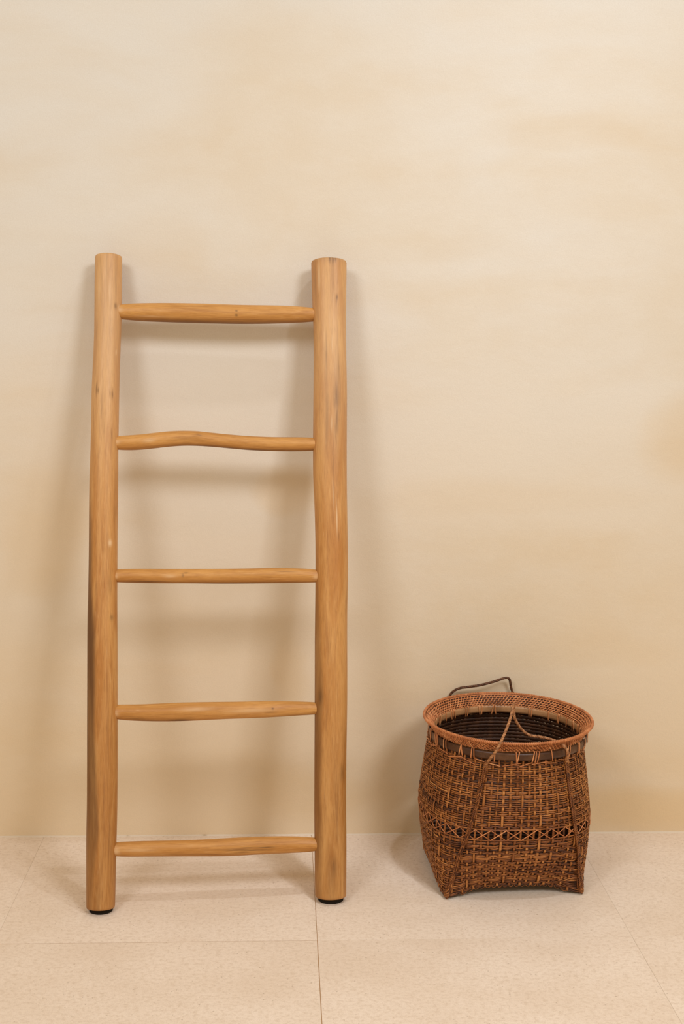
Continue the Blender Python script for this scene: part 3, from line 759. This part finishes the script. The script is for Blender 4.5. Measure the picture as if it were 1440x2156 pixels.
# lashings that bind the two hoops to the neck
ul = 0.0
while ul < 0.985:
    acc = Acc()
    for q in range(rng.choice([1, 2, 2, 3])):
        u0 = ul + q * 0.0052 + rng.uniform(-0.0012, 0.0012)
        sl = rng.uniform(-0.006, 0.006)
        t = np.linspace(0, 1, 6)
        for side in (1, -1):
            u = u0 + sl * (t - 0.5)
            dr = np.where(np.abs(t - 0.5) > 0.45, 0.0, 0.0013) * side
            base = -0.0105 + 0.0016 if side > 0 else -0.0195 - 0.0014
            P = rim_pt(u, base + dr, -0.0185 - 0.024 * t)
            acc.sweep(P, rim_out(u) * side, 0.0015, 0.0006, rng.gauss(0.62, 0.12), sides=4)
    link('lashing', acc.mesh('lashing'), M_RIM, basket)
    ul += rng.uniform(0.026, 0.046)
# stray binding strands crossing just under the hoop
acc = Acc()
for i in range(34):
    u0 = i / 34 + rng.uniform(-0.008, 0.008); ln = rng.uniform(0.018, 0.040)
    t = np.linspace(0, 1, 7); sg = rng.choice([-1, 1])
    u = u0 + t * ln; zz = 0.2925 + sg * (t - 0.5) * rng.uniform(0.003, 0.011) + rng.uniform(-0.003, 0.002)
    n = surf_n(u, zz)
    acc.sweep(surf(u, zz) + n * 0.0036, n, 0.0012, 0.0007, rng.gauss(0.6, 0.12), sides=4)
link('binding_strands', acc.mesh('binding_strands'), M_RIM, basket, kind='stuff', label='loose cane strands crossed below the hoop')

# ---- braids up the four corners
def u_for(xl, z, front):
    u = (np.linspace(0.5, 1.0, 400) if front else np.linspace(0.5, 0.0, 400))
    x = surf(u, np.full(400, z))[:, 0]
    return float(u[np.argmin(np.abs(x - xl))])
def braid(keys, front):
    zk = [k[0] for k in keys]; uk = [u_for(k[1], k[0], front) for k in keys]
    uc = (0.625 if front else 0.375) if keys[0][1] < 0 else (0.875 if front else 0.125)
    zk = [0.0, 0.02] + zk; uk = [uc, uc] + uk
    zz = np.linspace(0.004, 0.300, 220); u = smooth1d(np.interp(zz, zk, uk), 10)
    P = surf(u, zz); n = surf_n(u, zz)
    acc = Acc()
    acc.sweep(P + n * 0.0028, n, 0.0034, 0.0016, 0.12, sides=6)
    T = np.gradient(P, axis=0); T /= np.linalg.norm(T, axis=1)[:, None]
    Bn = np.cross(T, n)
    L = np.concatenate([[0], np.cumsum(np.linalg.norm(np.diff(P, axis=0), axis=1))])
    step = 0.0046; k = 0; s0 = 0.003
    while s0 < L[-1] - 0.008:
        for sd in (-1, 1):
            t = np.linspace(0, 1, 5)
            ss = s0 + (0.5 * step if sd > 0 else 0) + t * 0.0085
            c = np.stack([np.interp(ss, L, P[:, q]) for q in range(3)], 1)
            nn = np.stack([np.interp(ss, L, n[:, q]) for q in range(3)], 1)
            bb = np.stack([np.interp(ss, L, Bn[:, q]) for q in range(3)], 1)
            pos = c + bb * (sd * (0.0046 - 0.0046 * t))[:, None] + nn * (0.0040 + 0.0016 * np.sin(t * math.pi))[:, None]
            acc.sweep(pos, nn, 0.00135 * np.array([0.6, 1, 1, 1, 0.6]), 0.0009, rng.gauss(0.33, 0.13), sides=4)
        s0 += step
    return link('corner_braid', acc.mesh('corner_braid'), M_WEAVE, basket)
FLK = [(0.09, -0.124), (0.155, -0.106), (0.21, -0.092), (0.300, -0.074)]
FRK = [(0.09, 0.122), (0.155, 0.106), (0.21, 0.097), (0.300, 0.084)]
for kk in (FLK, FRK):
    for fr in (True, False): braid(kk, fr)

# ---- pointed corner feet wrapped with cane
for i in range(4):
    uc = 0.125 + 0.25 * i
    top = surf(np.array([uc]), np.array([0.022]))[0]; bot = surf(np.array([uc]), np.array([0.0]))[0]
    bot = bot * np.array([1.015, 1.015, 0]) + np.array([0, 0, 0.0022])
    acc = Acc()
    t = np.linspace(0, 1, 6)[:, None]; P = bot + (top - bot) * t
    nn = np.tile((bot - top) * [1, 1, 0] + np.array([bot[0], bot[1], 0]) * 0.2, (6, 1))
    acc.sweep(P, nn, np.array([0.0022, 0.0042, 0.0052, 0.0052, 0.0045, 0.003]), np.array([0.0022, 0.0038, 0.0044, 0.0042, 0.0035, 0.002]), 0.25, sides=8)
    s = np.linspace(0, 1, 64); ph = s * 2 * math.pi * 5
    ax = (top - bot) / np.linalg.norm(top - bot)
    e1 = np.cross(ax, [0, 0, 1.0]); e1 = e1 / (np.linalg.norm(e1) + 1e-9)
    if np.linalg.norm(np.cross(ax, [0, 0, 1.0])) < 1e-3: e1 = np.array([1.0, 0, 0])
    e2 = np.cross(ax, e1)
    rad = e1 * np.cos(ph)[:, None] + e2 * np.sin(ph)[:, None]
    rr_ = 0.0030 + 0.0024 * np.sin(s * math.pi)
    acc.sweep(bot + (top - bot) * (0.10 + 0.75 * s)[:, None] + rad * rr_[:, None], rad, 0.0012, 0.0009, 0.62, sides=4)
    link('corner_foot', acc.mesh('corner_foot'), M_WEAVE, basket)

# ---- twisted carrying cords
def catmull(pts, n):
    pts = np.array(pts, float); P = np.vstack([2 * pts[0] - pts[1], pts, 2 * pts[-1] - pts[-2]])
    out = []
    for i in range(1, len(P) - 2):
        t = np.linspace(0, 1, n, endpoint=False)[:, None]
        p0, p1, p2, p3 = P[i - 1], P[i], P[i + 1], P[i + 2]
        out.append(0.5 * (2 * p1 + (p2 - p0) * t + (2 * p0 - 5 * p1 + 4 * p2 - p3) * t ** 2 + (3 * p1 - p0 - 3 * p2 + p3) * t ** 3))
    out.append(pts[-1:]); return np.concatenate(out)
def rope(name, pts, r, pitch, mat, tone):
    C = catmull([loc(*p) for p in pts], 24)
    L = np.concatenate([[0], np.cumsum(np.linalg.norm(np.diff(C, axis=0), axis=1))])
    n = int(L[-1] / (pitch / 10)); s = np.linspace(0, L[-1], n)
    C = np.stack([smooth1d(np.interp(s, L, C[:, k]), 3) for k in range(3)], 1)
    T = np.gradient(C, axis=0); T /= np.linalg.norm(T, axis=1)[:, None]
    e = np.zeros_like(T); v = np.array([0.3, 0.9, 0.2])
    for i in range(n):
        v = v - np.dot(v, T[i]) * T[i]; v /= np.linalg.norm(v); e[i] = v
    f = np.cross(T, e)
    acc = Acc()
    for q in range(3):
        ph = s / pitch * 2 * math.pi + q * 2 * math.pi / 3
        rad = e * np.cos(ph)[:, None] + f * np.sin(ph)[:, None]
        acc.sweep(C + rad * r * 0.58, rad, r * 0.60, r * 0.42, tone + (-0.28, 0.0, 0.12)[q] + 0 * s, sides=6)
    return link(name, acc.mesh(name), mat, basket)
rope('carry_cord', [(0.401, -0.340, 0.290), (0.408, -0.356, 0.312), (0.418, -0.363, 0.330), (0.428, -0.3585, 0.348), (0.437, -0.349, 0.362), (0.449, -0.333, 0.383), (0.4575, -0.315, 0.400), (0.4605, -0.305, 0.4085),
                    (0.4632, -0.300, 0.400), (0.4640, -0.300, 0.380), (0.470, -0.300, 0.366), (0.482, -0.300, 0.350), (0.497, -0.302, 0.340), (0.516, -0.306, 0.3385), (0.534, -0.314, 0.3370), (0.549, -0.324, 0.334),
                    (0.5590, -0.3335, 0.3300), (0.566, -0.338, 0.316), (0.5665, -0.331, 0.296)], 0.0029, 0.0125, M_CORD, 0.55)
rope('carry_cord', [(0.372, -0.018, 0.300), (0.376, -0.009, 0.325), (0.381, -0.012, 0.338), (0.396, -0.018, 0.3495), (0.416, -0.022, 0.354), (0.442, -0.024, 0.3585), (0.472, -0.024, 0.3665), (0.492, -0.022, 0.373), (0.503, -0.020, 0.3745),
                    (0.5090, -0.017, 0.370), (0.512, -0.014, 0.357), (0.516, -0.010, 0.343), (0.523, -0.009, 0.325), (0.528, -0.018, 0.300)], 0.0030, 0.0125, M_CORD_D, 0.45)
